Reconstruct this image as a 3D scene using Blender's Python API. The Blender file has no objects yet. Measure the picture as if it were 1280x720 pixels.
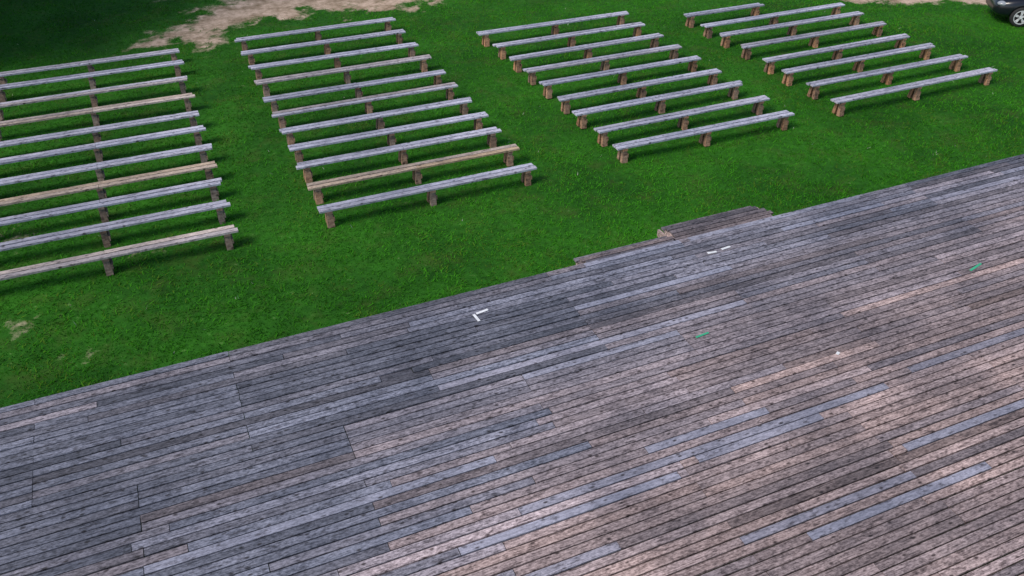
import bpy, math, random
import numpy as np
from mathutils import Vector, Matrix
random.seed(11); rng=np.random.default_rng(7)
YA=0.40939; TH=0.62684
# bench plan (metres): x = along the benches, y = away from the deck
ROWS=[
 [(-4.45,0.77,y) for y in (27.75,26.71,25.34,24.02,22.73,21.73,20.59,19.56,18.66,17.58,16.44)],
 [(2.52,7.74,y) for y in (28.00,26.72,25.42,24.22,22.92,21.86,20.73,19.69,18.70,17.60,16.50)],
 [(9.88,15.34,25.50),(9.94,15.30,24.28),(9.95,15.27,23.10),(9.96,15.31,22.02),(9.97,15.31,20.95),(9.97,15.28,19.81),(9.97,15.31,18.80),(9.98,15.31,17.64),(9.99,15.33,16.60)],
 [(17.05,20.20,24.43),(17.02,22.85,23.31),(17.05,22.84,22.33),(17.06,22.81,21.20),(17.00,22.64,19.95),(16.94,22.74,18.99),(17.01,22.89,17.90),(16.90,22.85,16.72)]]
SAND1=[(-1.0,29.9),(0.3,30.3),(0.9,31.6),(1.6,32.7),(0.9,34.6),(4.8,36.2),(10.7,31.0),(10.1,29.9),(7.9,30.1),(5.66,30.5),(3.6,30.1),(2.4,28.8),(1.2,29.2)]
SAND2=[(23.2,28.4),(22.1,25.9),(25.1,24.1),(28.6,22.1),(30.7,20.8),(36.7,22.8)]
WORN=[(-3.4,15.2,.40),(-3.64,18.56,.6),(-2.3,13.85,.28),(-1.0,17.0,.3)]
CARW=(27.71,19.93)

# ---------- node helpers
def new_mat(name):
    m=bpy.data.materials.new(name); m.use_nodes=True
    nt=m.node_tree; nt.nodes.clear()
    return m,nt
def N(nt,t,**kw):
    n=nt.nodes.new(t)
    for k,v in kw.items():
        if k=='inp':
            for a,b in v.items(): n.inputs[a].default_value=b
        else: setattr(n,k,v)
    return n
def L(nt,a,b): nt.links.new(a,b)
def ramp(nt,fac,stops,interp='LINEAR'):
    r=N(nt,'ShaderNodeValToRGB'); r.color_ramp.interpolation=interp
    e=r.color_ramp.elements
    while len(e)<len(stops): e.new(0.5)
    for i,(p,c) in enumerate(stops):
        e[i].position=p; e[i].color=(*c,1) if len(c)==3 else c
    L(nt,fac,r.inputs[0]); return r.outputs[0]
def mix(nt,fac,a,b,mode='MIX'):
    n=N(nt,'ShaderNodeMix',data_type='RGBA',blend_type=mode)
    for s,v in ((n.inputs[0],fac),(n.inputs[6],a),(n.inputs[7],b)):
        if isinstance(v,(int,float)): s.default_value=v
        elif isinstance(v,tuple): s.default_value=(*v,1)
        else: L(nt,v,s)
    return n.outputs[2]
def math_(nt,op,a,b=0.0,c=None):
    n=N(nt,'ShaderNodeMath',operation=op)
    for s,v in zip(n.inputs,(a,b,c)):
        if v is None: continue
        if isinstance(v,(int,float)): s.default_value=v
        else: L(nt,v,s)
    return n.outputs[0]
def noise(nt,vec,scale,detail=4,rough=0.55):
    n=N(nt,'ShaderNodeTexNoise',inp={'Scale':scale,'Detail':detail,'Roughness':rough}); L(nt,vec,n.inputs['Vector']); return n.outputs[0]
def mapping(nt,vec,scale):
    n=N(nt,'ShaderNodeMapping'); n.inputs['Scale'].default_value=scale; L(nt,vec,n.inputs['Vector']); return n.outputs[0]

# ---------- wood: attribute tint = (brightness, brownness, offset, newness)
def wood_mat(name,grey_d,grey_l,br_d,br_l,new_c,rough=0.7):
    m,nt=new_mat(name)
    out=N(nt,'ShaderNodeOutputMaterial'); b=N(nt,'ShaderNodeBsdfPrincipled'); L(nt,b.outputs[0],out.inputs[0])
    at=N(nt,'ShaderNodeAttribute',attribute_name='tint')
    sp=N(nt,'ShaderNodeSeparateColor'); L(nt,at.outputs['Color'],sp.inputs[0])
    R,G,B=sp.outputs; A=at.outputs['Alpha']
    tc=N(nt,'ShaderNodeTexCoord')
    cm=N(nt,'ShaderNodeCombineXYZ'); L(nt,math_(nt,'MULTIPLY',B,97.0),cm.inputs[0]); L(nt,math_(nt,'MULTIPLY',B,53.0),cm.inputs[1])
    va=N(nt,'ShaderNodeVectorMath',operation='ADD'); L(nt,tc.outputs['Object'],va.inputs[0]); L(nt,cm.outputs[0],va.inputs[1])
    V=va.outputs[0]
    g1=noise(nt,mapping(nt,V,(3.5,70,30)),1.0,5,0.7)
    g2=noise(nt,mapping(nt,V,(16,30,16)),1.0,5,0.75)
    big=noise(nt,tc.outputs['Object'],0.5,5,0.65)
    grain=math_(nt,'ADD',math_(nt,'MULTIPLY',g1,0.5),math_(nt,'MULTIPLY',g2,0.5))
    gf=ramp(nt,grain,[(0.41,(0,0,0)),(0.60,(1,1,1))])
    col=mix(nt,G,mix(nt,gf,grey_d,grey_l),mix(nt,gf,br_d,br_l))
    col=mix(nt,math_(nt,'MULTIPLY',A,0.85),col,mix(nt,gf,tuple(c*0.6 for c in new_c),new_c))
    vo=N(nt,'ShaderNodeTexVoronoi',inp={'Scale':1.0,'Randomness':1.0}); L(nt,mapping(nt,V,(4.0,8.0,4.0)),vo.inputs['Vector'])
    kn=ramp(nt,vo.outputs['Distance'],[(0.09,(0.14,0.11,0.10)),(0.19,(1,1,1))])
    col=mix(nt,0.9,col,kn,'MULTIPLY')
    d=ramp(nt,big,[(0.36,(0.64,0.65,0.68)),(0.60,(1.15,1.13,1.12))])
    col=mix(nt,1.0,col,d,'MULTIPLY')
    sm=noise(nt,mapping(nt,V,(5,16,8)),1.0,4,0.75)
    col=mix(nt,1.0,col,ramp(nt,sm,[(0.35,(0.38,0.36,0.36)),(0.46,(1,1,1))]),'MULTIPLY')
    br=math_(nt,'ADD',math_(nt,'MULTIPLY',R,1.2),0.4)
    mm=N(nt,'ShaderNodeVectorMath',operation='SCALE'); L(nt,col,mm.inputs[0]); L(nt,br,mm.inputs['Scale'])
    L(nt,mm.outputs[0],b.inputs['Base Color'])
    b.inputs['Roughness'].default_value=rough
    bp=N(nt,'ShaderNodeBump',inp={'Strength':0.6,'Distance':0.005}); L(nt,g1,bp.inputs['Height']); L(nt,bp.outputs[0],b.inputs['Normal'])
    return m
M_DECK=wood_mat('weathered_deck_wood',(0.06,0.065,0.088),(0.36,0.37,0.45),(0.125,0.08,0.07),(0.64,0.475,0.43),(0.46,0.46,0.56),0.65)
M_SEAT=wood_mat('bench_seat_wood',(0.27,0.27,0.33),(0.54,0.54,0.65),(0.30,0.20,0.10),(0.68,0.48,0.26),(0.56,0.56,0.68),0.55)
M_LEG=wood_mat('bench_leg_wood',(0.12,0.09,0.075),(0.30,0.24,0.20),(0.25,0.115,0.06),(0.58,0.30,0.15),(0.4,0.3,0.2),0.8)
def simple(name,col,rough=0.6,metal=0.0,var=0.15,scale=8,**kw):
    m,nt=new_mat(name); out=N(nt,'ShaderNodeOutputMaterial'); b=N(nt,'ShaderNodeBsdfPrincipled'); L(nt,b.outputs[0],out.inputs[0])
    tc=N(nt,'ShaderNodeTexCoord'); n=noise(nt,tc.outputs['Object'],scale)
    c=ramp(nt,n,[(0.3,tuple(x*(1-var) for x in col)),(0.7,tuple(min(1,x*(1+var)) for x in col))])
    L(nt,c,b.inputs['Base Color']); b.inputs['Roughness'].default_value=rough; b.inputs['Metallic'].default_value=metal
    for k,v in kw.items(): b.inputs[k.replace('_',' ')].default_value=v
    return m

# ---------- box mesh builder
class MB:
    def __init__(s): s.v=[];s.f=[];s.c=[];s.m=[]
    def box(s,c,sz,col,mat=0,rot=None,flare=1.0):
        i=len(s.v)
        for dz in (-.5,.5):
            for dx,dy in ((-.5,-.5),(.5,-.5),(.5,.5),(-.5,.5)):
                p=Vector((dx*sz[0]*(flare if dz<0 else 1),dy*sz[1]*(flare if dz<0 else 1),dz*sz[2]))
                if rot: p=rot@p
                s.v.append((p.x+c[0],p.y+c[1],p.z+c[2]))
        for q in ((3,2,1,0),(4,5,6,7),(0,1,5,4),(1,2,6,5),(2,3,7,6),(3,0,4,7)):
            s.f.append([i+k for k in q]); s.c+= [col]*4; s.m.append(mat)
    def obj(s,name,mats,loc=(0,0,0),rotz=0):
        me=bpy.data.meshes.new(name); me.from_pydata(s.v,[],s.f)
        for m in mats: me.materials.append(m)
        a=me.color_attributes.new('tint','FLOAT_COLOR','CORNER')
        a.data.foreach_set('color',np.array(s.c,dtype=np.float32).ravel())
        me.polygons.foreach_set('material_index',s.m); me.update()
        o=bpy.data.objects.new(name,me); o.location=loc; o.rotation_euler=(0,0,rotz); bpy.context.collection.objects.link(o); return o

# ---------- deck
ZD=0.55; YE=12.19
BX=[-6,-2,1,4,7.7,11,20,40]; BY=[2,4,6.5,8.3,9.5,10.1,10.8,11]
SPECIAL=[(7.06,3.2,9.75),(8.1,-1.65,3.26),(5.2,6.62,9.89),(6.75,2.2,5.6),(7.34,5.4,7.6),(12.1,9.2,13.7),(11.65,11.2,13.9),(6.88,6.0,8.3),(10.9,6.0,9.4),(11.45,15,18.5),(12.1,6.8,9.0),(5.9,9,12)]
d=MB(); pitch=0.148
y=YE-pitch/2
while y>-5:
    band=int((YE-y)/2.56); off=(band*1.37)%3.0
    xs=[]
    if random.random()<0.6:
        x=-15+off
        while x<42: xs.append(x); x+=3.0 if random.random()<0.5 else 6.0
    else:
        x=-15+random.random()*3
        while x<42: xs.append(x); x+=random.uniform(1.8,6.2)
    segs=[(a,b,0) for a,b in zip(xs[:-1],xs[1:])]
    for (sy,a,b) in SPECIAL:
        if -pitch/2<sy-y<=pitch/2:
            ns=[]
            for s0,s1,k in segs:
                if s1<=a or s0>=b: ns.append((s0,s1,k))
                else:
                    if s0<a: ns.append((s0,a,k))
                    if s1>b: ns.append((b,s1,k))
            segs=ns+[(a,b,1)]
    if -pitch/2<10.44-y<=pitch/2:
        ns=[]
        for s0,s1,k in segs:
            if s0<2.2 and s1>2.75: ns+= [(s0,2.2,k),(2.2,2.75,2),(2.75,s1,k)]
            else: ns.append((s0,s1,k))
        segs=ns
    rowb=random.gauss(0,0.045)
    for s0,s1,k in segs:
        cx=(s0+s1)/2
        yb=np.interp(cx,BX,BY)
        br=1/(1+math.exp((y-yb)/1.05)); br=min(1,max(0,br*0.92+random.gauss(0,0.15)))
        damp=0.16*math.exp(-((y-11.0)/1.0)**2)*(1 if -1<cx<9 else .3)
        r=min(1,max(0,random.gauss(0.42,0.14)+0.25*(br-.35)+rowb-damp))
        nw=0; dz=random.uniform(-0.005,0.005)
        if k==1: nw=random.uniform(.5,.85); r=0.52; br*=0.3
        elif k==2: r=0.0; dz=-0.02
        elif random.random()<0.035: nw=random.uniform(0.3,0.7); r=0.5; br*=.5
        elif random.random()<0.08: r*=0.4
        w=pitch-random.uniform(0.017,0.028)
        rot=Matrix.Rotation(random.gauss(0,0.0008),3,'Z')@Matrix.Rotation(random.gauss(0,0.02),3,'X')
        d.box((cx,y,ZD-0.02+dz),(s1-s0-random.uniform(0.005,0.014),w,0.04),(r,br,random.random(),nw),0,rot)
    y-=pitch
for k in range(-10,29):
    d.box((k*1.5+0.3,3.5,ZD-0.155),(0.07,17.0,0.18),(0.1,0.3,random.random(),0))
d.box((13.5,12.085,ZD-0.32),(57,0.035,0.5),(0.3,0.1,0.3,0))
d.obj('wooden_deck',[M_DECK])

# ---------- steps down to the grass
def steps(x0,x1,ext,n):
    s=MB(); w=x1-x0
    for i in range(n):
        z=ZD-0.17*(i+1)
        if z<0.05: break
        d0=0 if i==0 else ext+0.28*(i-1); d1=ext+0.28*i
        nb=max(2,round((d1-d0)/0.13)); bw=(d1-d0)/nb
        for j in range(nb):
            s.box((w/2+random.uniform(-.07,.07),d0+bw*(j+.5)+0.03,z-0.02),(w+random.uniform(-.1,.12),bw-0.022,0.04),(random.uniform(.0,.5),random.uniform(.2,.8),random.random(),0),0)
        for e in (0.04,w-0.04):
            s.box((e,(d0+d1)/2+0.03,(z-0.044)/2),(0.05,d1-d0-0.01,z-0.046),(0.8,0.9,random.random(),0.0),0)
    s.obj('wooden_steps',[M_DECK],loc=(x0,YE+0.005,0))
steps(7.0,9.1,0.36,3); steps(9.15,11.55,0.70,3)

# ---------- tape marks
M_WT=simple('white_tape',(0.8,0.8,0.8),0.5); M_GT=simple('green_tape',(0.05,0.42,0.22),0.5)
def tape(pieces,mat):
    s=MB()
    for (x,y,l,w,a) in pieces:
        s.box((x,y,ZD+0.012),(l,w,0.004),(1,0,0,0),0,Matrix.Rotation(a,3,'Z'))
    s.obj('tape_mark',[mat])
tape([(4.40,11.50,0.24,0.05,0.15),(4.24,11.37,0.05,0.22,0.1)],M_WT)
tape([(9.35,11.5,0.20,0.055,-0.1),(9.70,11.53,0.22,0.055,0.1)],M_WT)
tape([(7.7,9.36,0.28,0.04,0.1)],M_GT); tape([(13.8,9.04,0.4,0.045,0.25)],M_GT)
tape([(9.55,8.03,0.08,0.05,0.5)],M_WT)

# ---------- benches
ZS=0.42
TAN={(0,2):.3,(0,3):.6,(0,7):.8,(0,10):.45,(1,3):.5,(1,5):.3,(1,9):.9,(0,0):.15,(2,3):.2,(3,3):.25}
for k,rw in enumerate(ROWS):
  for i,(x0,x1,yy) in enumerate(rw):
    t=TAN.get((k,i),0.0); b=MB(); Ln=x1-x0
    for j in (-1,1):
        joint=Ln*random.choice((0.5,0.5,1.0)) ; parts=[(0,Ln)] if joint==Ln else [(0,joint),(joint,Ln)]
        e0=random.uniform(-.05,.05); e1=random.uniform(-.05,.05)
        tt=min(1,max(0,t+random.uniform(-.15,.1)))
        if t==0: tt=random.uniform(0,0.12)
        for a,c in parts:
            aa=a+(e0 if a==0 else .004); cc=c+(e1 if c==Ln else -.004)
            b.box(((aa+cc)/2-Ln/2,j*0.075,ZS-0.022+random.uniform(-.004,.004)),(cc-aa,0.124,0.044),(random.uniform(.36,.72),tt,random.random(),random.uniform(0,.3)),0,Matrix.Rotation(random.gauss(0,.002),3,'Z'))
    for lx in ((0.22,Ln/2,Ln-0.22) if Ln>3.5 else (0.22,Ln-0.22)):
        X=lx-Ln/2; c=lambda:(random.uniform(.25,.85),(random.uniform(.0,.4),random.uniform(.1,.7),random.uniform(.3,.95),random.uniform(.4,1))[k],random.random(),0)
        b.box((X,0,ZS-0.044-0.03),(0.13,0.28,0.058),c(),1)
        for j in (-1,1):
            b.box((X,j*0.085,(ZS-0.104)/2-0.01),(0.12,0.085,ZS-0.084),c(),1,Matrix.Rotation(j*0.10,3,'X'),random.uniform(1.05,1.4))
        b.box((X+0.085,0,0.17),(0.03,0.26,0.10),c(),1)
    b.obj('wooden_bench',[M_SEAT,M_LEG],loc=((x0+x1)/2,yy,0),rotz=random.gauss(0,0.004))

# ---------- sand / grass masks (world space)
def vnoise(x,y,s,seed=0):
    x=x*s+seed*17.3;y=y*s+seed*9.1
    xi=np.floor(x).astype(np.int64);yi=np.floor(y).astype(np.int64);fx=x-xi;fy=y-yi
    fx=fx*fx*(3-2*fx);fy=fy*fy*(3-2*fy)
    def h(a,b):
        n=(a*374761393+b*668265263+seed*1013)&0x7fffffff
        n=((n^(n>>13))*1274126177)&0x7fffffff
        return ((n^(n>>16))&0xffff)/65535.0
    return (h(xi,yi)*(1-fx)+h(xi+1,yi)*fx)*(1-fy)+(h(xi,yi+1)*(1-fx)+h(xi+1,yi+1)*fx)*fy
def sd_poly(x,y,P):
    d=np.full(x.shape,1e9); ins=np.zeros(x.shape,bool); n=len(P)
    for i in range(n):
        x0,y0=P[i];x1,y1=P[(i+1)%n]
        ex,ey=x1-x0,y1-y0
        t=np.clip(((x-x0)*ex+(y-y0)*ey)/(ex*ex+ey*ey+1e-9),0,1)
        d=np.minimum(d,np.hypot(x-x0-t*ex,y-y0-t*ey))
        c=((y0>y)!=(y1>y))&(x<(x1-x0)*(y-y0)/(y1-y0+1e-12)+x0); ins^=c
    return np.where(ins,d,-d)
def sandmask(x,y):
    n=(vnoise(x,y,0.5,1)-.5)*2.0+(vnoise(x,y,1.6,2)-.5)*2.2+(vnoise(x,y,5,3)-.5)*1.5
    a=np.clip((sd_poly(x,y,SAND1)+n)/1.6,0,1)
    b=np.clip((sd_poly(x,y,SAND2)+n*0.4+0.1)/0.6,0,1)
    m=np.maximum(a,b)
    for (cx,cy,r) in WORN:
        m=np.maximum(m,np.clip(1-np.hypot((x-cx)/1.8,y-cy)/r+(vnoise(x,y,7,5)-.5)*1.9,0,1)*0.38)
    return m
def axis(lo,hi,step,far):
    a=np.arange(lo,hi,step)
    g=step; x=lo; left=[]
    while x>-far: g*=1.35; x-=g; left.append(x)
    x=a[-1]; g=step; right=[]
    while x<far: g*=1.35; x+=g; right.append(x)
    return np.array(left[::-1]+list(a)+right)
gx=axis(-10,40,0.16,400); gy=axis(11,46,0.16,400)
X,Y=np.meshgrid(gx,gy); nx,ny=len(gx),len(gy)
Z=(vnoise(X,Y,0.3,6)-.5)*0.06+(vnoise(X,Y,1.5,7)-.5)*0.03-0.02
Z=np.where(Y<11.5,-0.03,Z)
S=sandmask(X,Y)
me=bpy.data.meshes.new('grass_ground')
vv=np.stack([X,Y,Z],-1).reshape(-1,3).astype(np.float32)
idx=np.arange(nx*ny).reshape(ny,nx)
q=np.stack([idx[:-1,:-1],idx[:-1,1:],idx[1:,1:],idx[1:,:-1]],-1).reshape(-1,4)
me.vertices.add(len(vv)); me.vertices.foreach_set('co',vv.ravel())
me.loops.add(q.size); me.loops.foreach_set('vertex_index',q.ravel().astype(np.int32))
me.polygons.add(len(q)); me.polygons.foreach_set('loop_start',(np.arange(len(q))*4).astype(np.int32)); me.polygons.foreach_set('loop_total',np.full(len(q),4,np.int32))
me.update(calc_edges=True)
at=me.attributes.new('sand','FLOAT','POINT'); at.data.foreach_set('value',S.ravel().astype(np.float32))
me.polygons.foreach_set('use_smooth',np.ones(len(q),bool))
m,nt=new_mat('grass_and_sand')
out=N(nt,'ShaderNodeOutputMaterial'); b=N(nt,'ShaderNodeBsdfPrincipled',inp={'Roughness':0.9,'Specular IOR Level':0.1}); L(nt,b.outputs[0],out.inputs[0])
tc=N(nt,'ShaderNodeTexCoord'); P=tc.outputs['Object']
n1=noise(nt,P,0.35,4); n2=noise(nt,P,6,5,.7); n3=noise(nt,P,45,3,.7); n4=noise(nt,P,1.3,5,.65)
gcol=ramp(nt,n1,[(0.35,(0.016,0.085,0.008)),(0.65,(0.032,0.155,0.012))])
gcol=mix(nt,1.0,gcol,ramp(nt,n2,[(0.3,(0.55,0.55,0.55)),(0.7,(1.3,1.25,1.2))]),'MULTIPLY')
gcol=mix(nt,math_(nt,'MULTIPLY',ramp(nt,n4,[(0.50,(0,0,0)),(0.76,(1,1,1))]),0.4),gcol,(0.09,0.09,0.025))
scol=ramp(nt,n2,[(0.3,(0.38,0.28,0.205)),(0.7,(0.66,0.51,0.41))])
scol=mix(nt,1.0,scol,ramp(nt,n3,[(0.3,(0.75,0.74,0.72)),(0.7,(1.1,1.1,1.1))]),'MULTIPLY')
scol=mix(nt,1.0,scol,ramp(nt,n4,[(0.35,(0.5,0.48,0.38)),(0.58,(1.1,1.08,1.05))]),'MULTIPLY')
sa=N(nt,'ShaderNodeAttribute',attribute_name='sand')
sf=math_(nt,'ADD',sa.outputs['Fac'],math_(nt,'MULTIPLY',math_(nt,'SUBTRACT',n2,0.5),1.4))
sf=ramp(nt,sf,[(0.2,(0,0,0)),(0.85,(1,1,1))])
L(nt,mix(nt,sf,gcol,scol),b.inputs['Base Color'])
bp=N(nt,'ShaderNodeBump',inp={'Strength':0.6,'Distance':0.02}); L(nt,n3,bp.inputs['Height']); L(nt,bp.outputs[0],b.inputs['Normal'])
me.materials.append(m)
go=bpy.data.objects.new('grass_ground',me); bpy.context.collection.objects.link(go)

# ---------- grass blades
def blades(n,wid,hmin,hmax,name):
    x=rng.uniform(-9,38,n*3); yv=12.22+ (46-12.22)*rng.random(n*3)**1.25
    keep=(x> -2.0-0.12*(yv) -2) & (x< 2.6+1.33*yv)
    x=x[keep];yv=yv[keep]
    s=sandmask(x,yv); thin=np.clip((vnoise(x,yv,0.9,21)*.5+vnoise(x,yv,2.7,22)*.5-.57)*3,0,.6)
    k=(rng.random(len(x))>s*1.5-0.05)&(rng.random(len(x))>thin); x=x[k][:n];yv=yv[k][:n]; n=len(x)
    z=(vnoise(x,yv,0.3,6)-.5)*0.06+(vnoise(x,yv,1.5,7)-.5)*0.03-0.03
    patch=vnoise(x,yv,1.1,11)*.5+vnoise(x,yv,3.7,12)*.5
    h=(hmin+(hmax-hmin)*rng.random(n))*(0.6+0.8*patch); w=wid*(0.6+0.8*rng.random(n))
    a=rng.uniform(0,2*np.pi,n); la=rng.uniform(0,2*np.pi,n); lean=h*rng.uniform(0.4,1.8,n)
    v=np.zeros((n,3,3),np.float32)
    v[:,0]=np.stack([x-np.cos(a)*w,yv-np.sin(a)*w,z],-1)
    v[:,1]=np.stack([x+np.cos(a)*w,yv+np.sin(a)*w,z],-1)
    v[:,2]=np.stack([x+np.cos(la)*lean,yv+np.sin(la)*lean,z+h],-1)
    me=bpy.data.meshes.new(name)
    me.vertices.add(n*3); me.vertices.foreach_set('co',v.ravel())
    me.loops.add(n*3); me.loops.foreach_set('vertex_index',np.arange(n*3,dtype=np.int32))
    me.polygons.add(n); me.polygons.foreach_set('loop_start',(np.arange(n)*3).astype(np.int32)); me.polygons.foreach_set('loop_total',np.full(n,3,np.int32))
    me.update(calc_edges=True)
    big=vnoise(x,yv,0.16,14)*.5+vnoise(x,yv,0.5,15)*.5
    shade_ramp=np.clip((x+1)/9,0,1)            # tree shade painted into the blade colour, fading towards the right-hand blocks
    f=np.clip(rng.random(n)*.6+patch*.38+big*.5+shade_ramp*.27-.40,0,1)
    f=np.where(rng.random(n)<0.02,1.0,f)
    c0=np.array([0.017,0.10,0.009]);c1=np.array([0.10,0.45,0.026])
    c=c0+(c1-c0)*f[:,None]
    dry=np.clip((vnoise(x,yv,0.7,31)*.6+vnoise(x,yv,2.3,32)*.4-.52)*1.3,0,.35)
    yel=rng.random(n)<0.02+dry; c[yel]=c[yel]*0.5+np.array([0.10,0.12,0.02])
    wh=rng.random(n)<0.0007; c[wh]=[0.7,0.72,0.6]
    c=np.concatenate([c,np.ones((n,1))],1)
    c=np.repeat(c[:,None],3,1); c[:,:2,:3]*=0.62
    ca=me.color_attributes.new('gcol','FLOAT_COLOR','CORNER'); ca.data.foreach_set('color',c.astype(np.float32).ravel())
    o=bpy.data.objects.new(name,me); bpy.context.collection.objects.link(o); return o
m,nt=new_mat('grass_blades')
out=N(nt,'ShaderNodeOutputMaterial'); at=N(nt,'ShaderNodeAttribute',attribute_name='gcol')
df=N(nt,'ShaderNodeBsdfDiffuse'); tr=N(nt,'ShaderNodeBsdfTranslucent'); L(nt,at.outputs['Color'],df.inputs[0]); L(nt,at.outputs['Color'],tr.inputs[0])
ms=N(nt,'ShaderNodeMixShader',inp={0:0.35}); L(nt,df.outputs[0],ms.inputs[1]); L(nt,tr.outputs[0],ms.inputs[2]); L(nt,ms.outputs[0],out.inputs[0])
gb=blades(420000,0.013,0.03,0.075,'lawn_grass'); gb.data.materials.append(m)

# ---------- car
def car():
    root=bpy.data.objects.new('parked_car',None); bpy.context.collection.objects.link(root)
    paint=simple('car_paint_dark',(0.004,0.005,0.010),0.3,0.0,0.1,Coat_Weight=0.35)
    glass=simple('car_glass',(0.01,0.012,0.014),0.05); tyre=simple('tyre_rubber',(0.02,0.02,0.02),0.8)
    alloy=simple('alloy_rim',(0.8,0.8,0.83),0.35,0.3); lamp=simple('headlamp_lens',(0.3,0.32,0.35),0.1); red=simple('tail_lamp_lens',(0.3,0.01,0.01),0.2); blk=simple('black_trim',(0.012,0.012,0.012),0.6)
    def add(name,v,f,mat,smooth=True):
        me=bpy.data.meshes.new(name); me.from_pydata(v,[],f); me.materials.append(mat); me.update()
        if smooth: me.polygons.foreach_set('use_smooth',[True]*len(f))
        o=bpy.data.objects.new(name,me); bpy.context.collection.objects.link(o); o.parent=root; return o
    def loft(name,secs,mat):
        v=[];f=[];n=len(secs[0])
        for s in secs: v+=s
        for i in range(len(secs)-1):
            for j in range(n):
                f.append((i*n+j,i*n+(j+1)%n,(i+1)*n+(j+1)%n,(i+1)*n+j))
        f.append(tuple(range(n))[::-1]); f.append(tuple(range((len(secs)-1)*n,len(secs)*n)))
        return add(name,v,f,mat)
    secs=[]
    for x in np.linspace(-2.25,2.25,50):
        zt=np.interp(x,[-2.25,-2.15,-1.6,0.9,1.6,2.0,2.18,2.25],[.80,.98,1.04,1.02,.95,.85,.74,.60])
        zb=np.interp(x,[-2.25,-2.1,-1.8,1.8,2.1,2.25],[.42,.32,.24,.24,.28,.38])
        w=np.interp(x,[-2.25,-2.15,-1.8,-1,1.2,1.8,2.05,2.18,2.25],[.68,.80,.88,.91,.91,.88,.80,.70,.55])
        s=[]
        for t in np.linspace(0,2*np.pi,32,endpoint=False):
            c,sn=np.cos(t),np.sin(t)
            s.append((x,w*np.sign(c)*abs(c)**.38*(1-0.05*max(0,sn)),(zt+zb)/2+(zt-zb)/2*np.sign(sn)*abs(sn)**.5))
        secs.append(s)
    body=loft('body',secs,paint)
    secs=[]
    for t in np.linspace(0,1,10):
        z=.96+t*.48; k=t**1.0
        xf=1.15-.95*k; xr=-2.0+.55*k; w=.80-.2*k
        s=[]
        for a in np.linspace(0,2*np.pi,36,endpoint=False):
            c,sn=np.cos(a),np.sin(a)
            s.append(((xf+xr)/2+(xf-xr)/2*np.sign(c)*abs(c)**.3,w*np.sign(sn)*abs(sn)**.4,z))
        secs.append(s)
    loft('windows',secs,glass)
    roof=[[(x*1.01-0.006,y*1.01,z+dz) for x,y,z in secs[-1]] for dz in (-0.03,0.0)]
    roof.append([( -.62+(x+.62)*.8,y*.8,1.475) for x,y,z in secs[-1]])
    loft('roof',roof,paint)
    for sy in (-1,1):
        for x0,x1 in ((1.12,.22),(-.1,-.14),(-1.0,-1.05),(-1.95,-1.46)):
            v=[]
            for (xx,yy,zz) in ((x0,.80,.97),(x0-.09,.80,.97),(x1-.09,.605,1.44),(x1,.605,1.44)):
                v.append((xx,sy*yy*1.012,zz))
            v+= [(a,b_*0.97,c) for a,b_,c in v]
            add('pillar',v,[(0,1,2,3),(7,6,5,4),(0,4,5,1),(1,5,6,2),(2,6,7,3),(3,7,4,0)],paint,False)
    cut=[]
    for wx in (1.38,-1.36):
        for sy in (-1,1):
            bpy.ops.mesh.primitive_cylinder_add(vertices=48,radius=.385,depth=.5,location=(wx,sy*.85,.33),rotation=(math.pi/2,0,0)); c=bpy.context.object; c.name='wheel_well'
            cut.append(c)
    for c in cut:
        md=body.modifiers.new('w','BOOLEAN'); md.operation='DIFFERENCE'; md.object=c; md.solver='EXACT'
    dg=bpy.context.evaluated_depsgraph_get(); dg.update()
    nm=bpy.data.meshes.new_from_object(body.evaluated_get(dg)); body.modifiers.clear(); body.data=nm
    for c in cut: bpy.data.objects.remove(c)
    for p in nm.polygons: p.use_smooth=True
    try: nm.set_sharp_from_angle(angle=math.radians(35))
    except Exception: pass
    for wx in (1.38,-1.36):
        for sy in (-1,1):
            prof=[(.20,.10),(.215,.105),(.30,.11),(.325,.09),(.335,.05),(.335,-.05),(.325,-.09),(.30,-.11),(.20,-.10)]
            v=[];f=[];n=len(prof);K=40
            for a in range(K):
                t=2*math.pi*a/K
                for r,yy in prof: v.append((wx+r*math.cos(t),sy*.80+yy,.335+r*math.sin(t)))
            for a in range(K):
                for j in range(n): f.append((a*n+j,a*n+(j+1)%n,((a+1)%K)*n+(j+1)%n,((a+1)%K)*n+j))
            add('tyre',v,f,tyre)
            mb_v=[];mb_f=[]
            prof=[(.235,.112),(.235,.02),(.21,.02),(.21,.112)]; n=4
            for a in range(K):
                t=2*math.pi*a/K
                for r,yy in prof: mb_v.append((wx+r*math.cos(t),sy*(.80+yy),.335+r*math.sin(t)))
            for a in range(K):
                for j in range(n): mb_f.append((a*n+j,a*n+(j+1)%n,((a+1)%K)*n+(j+1)%n,((a+1)%K)*n+j))
            for sp in range(5):
                for dd in (-.13,.13):
                    t=2*math.pi*sp/5+.3; i=len(mb_v)
                    for r,hw in ((.03,.02),(.225,.018)):
                        for e in (-1,1):
                            for yy in (.06,.10):
                                tt=t+dd*(r/.225)
                                mb_v.append((wx+r*math.cos(tt)-e*hw*math.sin(tt),sy*(.80+yy),.335+r*math.sin(tt)+e*hw*math.cos(tt)))
                    mb_f+=[(i,i+1,i+3,i+2),(i+4,i+6,i+7,i+5),(i+1,i+5,i+7,i+3),(i,i+2,i+6,i+4),(i,i+4,i+5,i+1),(i+2,i+3,i+7,i+6)]
            add('rim',mb_v,mb_f,alloy,False)
            bpy.ops.mesh.primitive_cylinder_add(vertices=32,radius=.205,depth=.03,location=(wx,sy*.82,.335),rotation=(math.pi/2,0,0)); c=bpy.context.object; c.name='brake_disc'; c.data.materials.append(blk); c.parent=root
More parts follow.
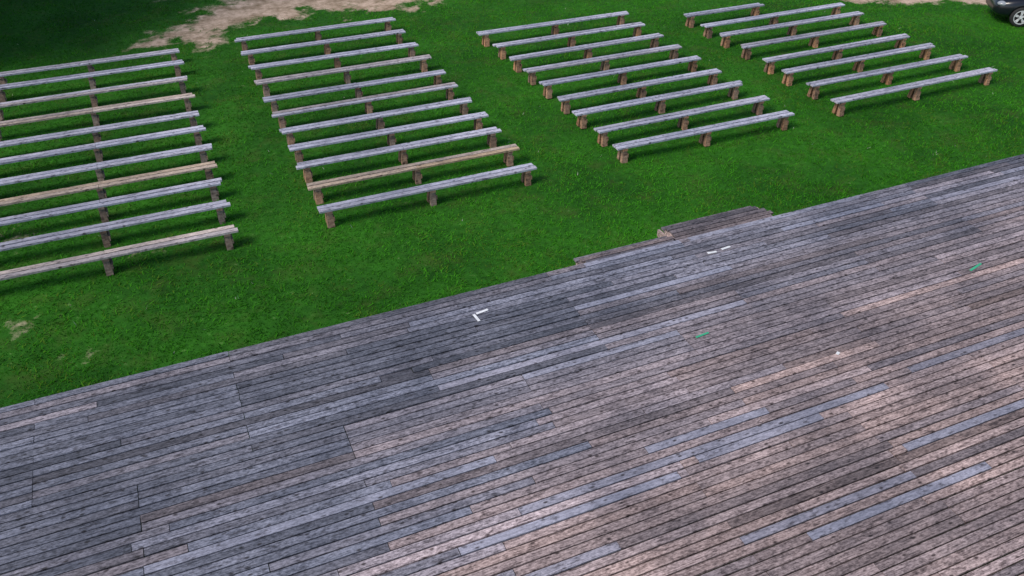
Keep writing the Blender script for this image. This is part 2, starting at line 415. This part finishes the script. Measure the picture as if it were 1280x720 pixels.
            bpy.ops.mesh.primitive_cylinder_add(vertices=24,radius=.05,depth=.05,location=(wx,sy*.885,.335),rotation=(math.pi/2,0,0)); c=bpy.context.object; c.name='hub'; c.data.materials.append(alloy); c.parent=root
    for sy in (-1,1):
        for nm_,x,z,mt,sc in (('headlamp',2.0,.70,lamp,(.2,.15,.09)),('tail_lamp',-2.13,.80,red,(.1,.13,.10)),('mirror',.75,1.05,paint,(.07,.11,.07))):
            bpy.ops.mesh.primitive_uv_sphere_add(segments=20,ring_count=12,location=(x,sy*(.66 if nm_!='mirror' else .95),z)); c=bpy.context.object; c.name=nm_; c.scale=sc; c.data.materials.append(mt); c.parent=root
            c.data.polygons.foreach_set('use_smooth',[True]*len(c.data.polygons))
    bpy.ops.mesh.primitive_cube_add(size=1,location=(2.17,0,.5)); c=bpy.context.object; c.name='grille'; c.scale=(.14,.8,.16); c.data.materials.append(blk); c.parent=root
    return root
cr=car()
R=Vector((math.cos(YA),-math.sin(YA))); F=Vector((math.sin(YA),math.cos(YA)))
h=(-R*math.cos(0.22)+F*math.sin(0.22)); ang=math.atan2(h.y,h.x)
lft=Vector((-h.y,h.x))
pos=Vector(CARW)-h*1.38-lft*0.9
cr.location=(pos.x,pos.y,0); cr.rotation_euler=(0,0,ang)

# ---------- trees (off to the left, their shade reaches the lawn)
bark=simple('tree_bark',(0.10,0.07,0.05),0.9,0,.4,6); leafm=simple('tree_leaves',(0.05,0.10,0.025),0.7,0,.4,1.5)
def tree(x,y,hgt,seed):
    rs=random.Random(seed); r2=np.random.default_rng(seed)
    v=[];e=[];rad=[]
    def ad(p,r,par):
        v.append(p);rad.append(r)
        if par is not None:e.append((par,len(v)-1))
        return len(v)-1
    a=ad((0,0,-.2),.32,None);pr=a;tr=[]
    for i in range(1,8):
        pr=ad((rs.uniform(-.2,.2),rs.uniform(-.2,.2),hgt*.11*i),.3*(1-i*.11),pr);tr.append(pr)
    ends=[v[pr]]
    for i in range(14):
        b0=rs.choice(tr[1:]);p=Vector(v[b0]);an=rs.uniform(0,6.28);pp=b0;ln=rs.uniform(.1,.17)*hgt
        for s in range(3):
            p=p+Vector((math.cos(an),math.sin(an),rs.uniform(.2,.8)))*ln*.6; an+=rs.uniform(-.4,.4)
            pp=ad(tuple(p),.1*(1-s*.28),pp); ends.append(tuple(p))
    me=bpy.data.meshes.new('trunk');me.from_pydata(v,e,[]);me.materials.append(bark)
    o=bpy.data.objects.new('trunk',me);bpy.context.collection.objects.link(o)
    sk=o.modifiers.new('s','SKIN')
    for i,r in enumerate(rad): me.skin_vertices[0].data[i].radius=(r,r)
    me.skin_vertices[0].data[0].use_root=True
    ends=np.array(ends); nc=9000
    c=ends[r2.integers(0,len(ends),nc)]+r2.normal(0,.7,(nc,3)); c[:,2]=np.maximum(c[:,2],hgt*.2)
    u=r2.normal(0,1,(nc,3));u/=np.linalg.norm(u,axis=1)[:,None];w=np.cross(u,r2.normal(0,1,(nc,3)));w/=np.linalg.norm(w,axis=1)[:,None]
    s=r2.uniform(.10,.22,(nc,1))
    q=np.stack([c-u*s-w*s*.6,c+u*s-w*s*.6,c+u*s+w*s*.6,c-u*s+w*s*.6],1).reshape(-1,3)
    ml=bpy.data.meshes.new('crown');ml.from_pydata(q.tolist(),[],np.arange(nc*4).reshape(-1,4).tolist());ml.materials.append(leafm)
    ol=bpy.data.objects.new('crown',ml);bpy.context.collection.objects.link(ol)
    root=bpy.data.objects.new('deciduous_tree',None);bpy.context.collection.objects.link(root);root.location=(x,y,0)
    o.parent=root;ol.parent=root
for i,(x,y,hh) in enumerate([(-9.8,31.5,13),(-9.5,34.8,14),(-8.0,39,14),(-14,33,15),(-13,38,15)]): tree(x,y,hh,20+i)

# ---------- light
w=bpy.data.worlds.new('World'); bpy.context.scene.world=w; w.use_nodes=True; nt=w.node_tree
bg=nt.nodes['Background']; sky=nt.nodes.new('ShaderNodeTexSky'); sky.sky_type='NISHITA'; sky.sun_disc=False
EL=math.radians(48); AZ=math.radians(258)   # clockwise from +Y
sky.sun_elevation=EL; sky.sun_rotation=AZ; nt.links.new(sky.outputs[0],bg.inputs[0]); bg.inputs[1].default_value=0.145
sd=Vector((math.sin(AZ)*math.cos(EL),math.cos(AZ)*math.cos(EL),math.sin(EL)))
sl=bpy.data.lights.new('sun','SUN'); sl.energy=2.85; sl.angle=math.radians(22); sl.color=(1,.92,.82)
so=bpy.data.objects.new('sun',sl); so.rotation_euler=sd.to_track_quat('Z','Y').to_euler(); bpy.context.collection.objects.link(so); so.location=(-20,0,30)
# ---------- camera
cam=bpy.data.cameras.new('camera'); cam.sensor_width=36; cam.lens=1068.149/1280*36; cam.clip_end=2000
co=bpy.data.objects.new('camera',cam); bpy.context.collection.objects.link(co)
co.matrix_world=Matrix.Translation((0,0,10))@Matrix.Rotation(-YA,4,'Z')@Matrix.Rotation(math.pi/2-TH,4,'X')@Matrix.Rotation(0.0034,4,'Z')
bpy.context.scene.camera=co
sc=bpy.context.scene; sc.view_settings.view_transform='Standard'; sc.view_settings.look='None'; sc.view_settings.exposure=0
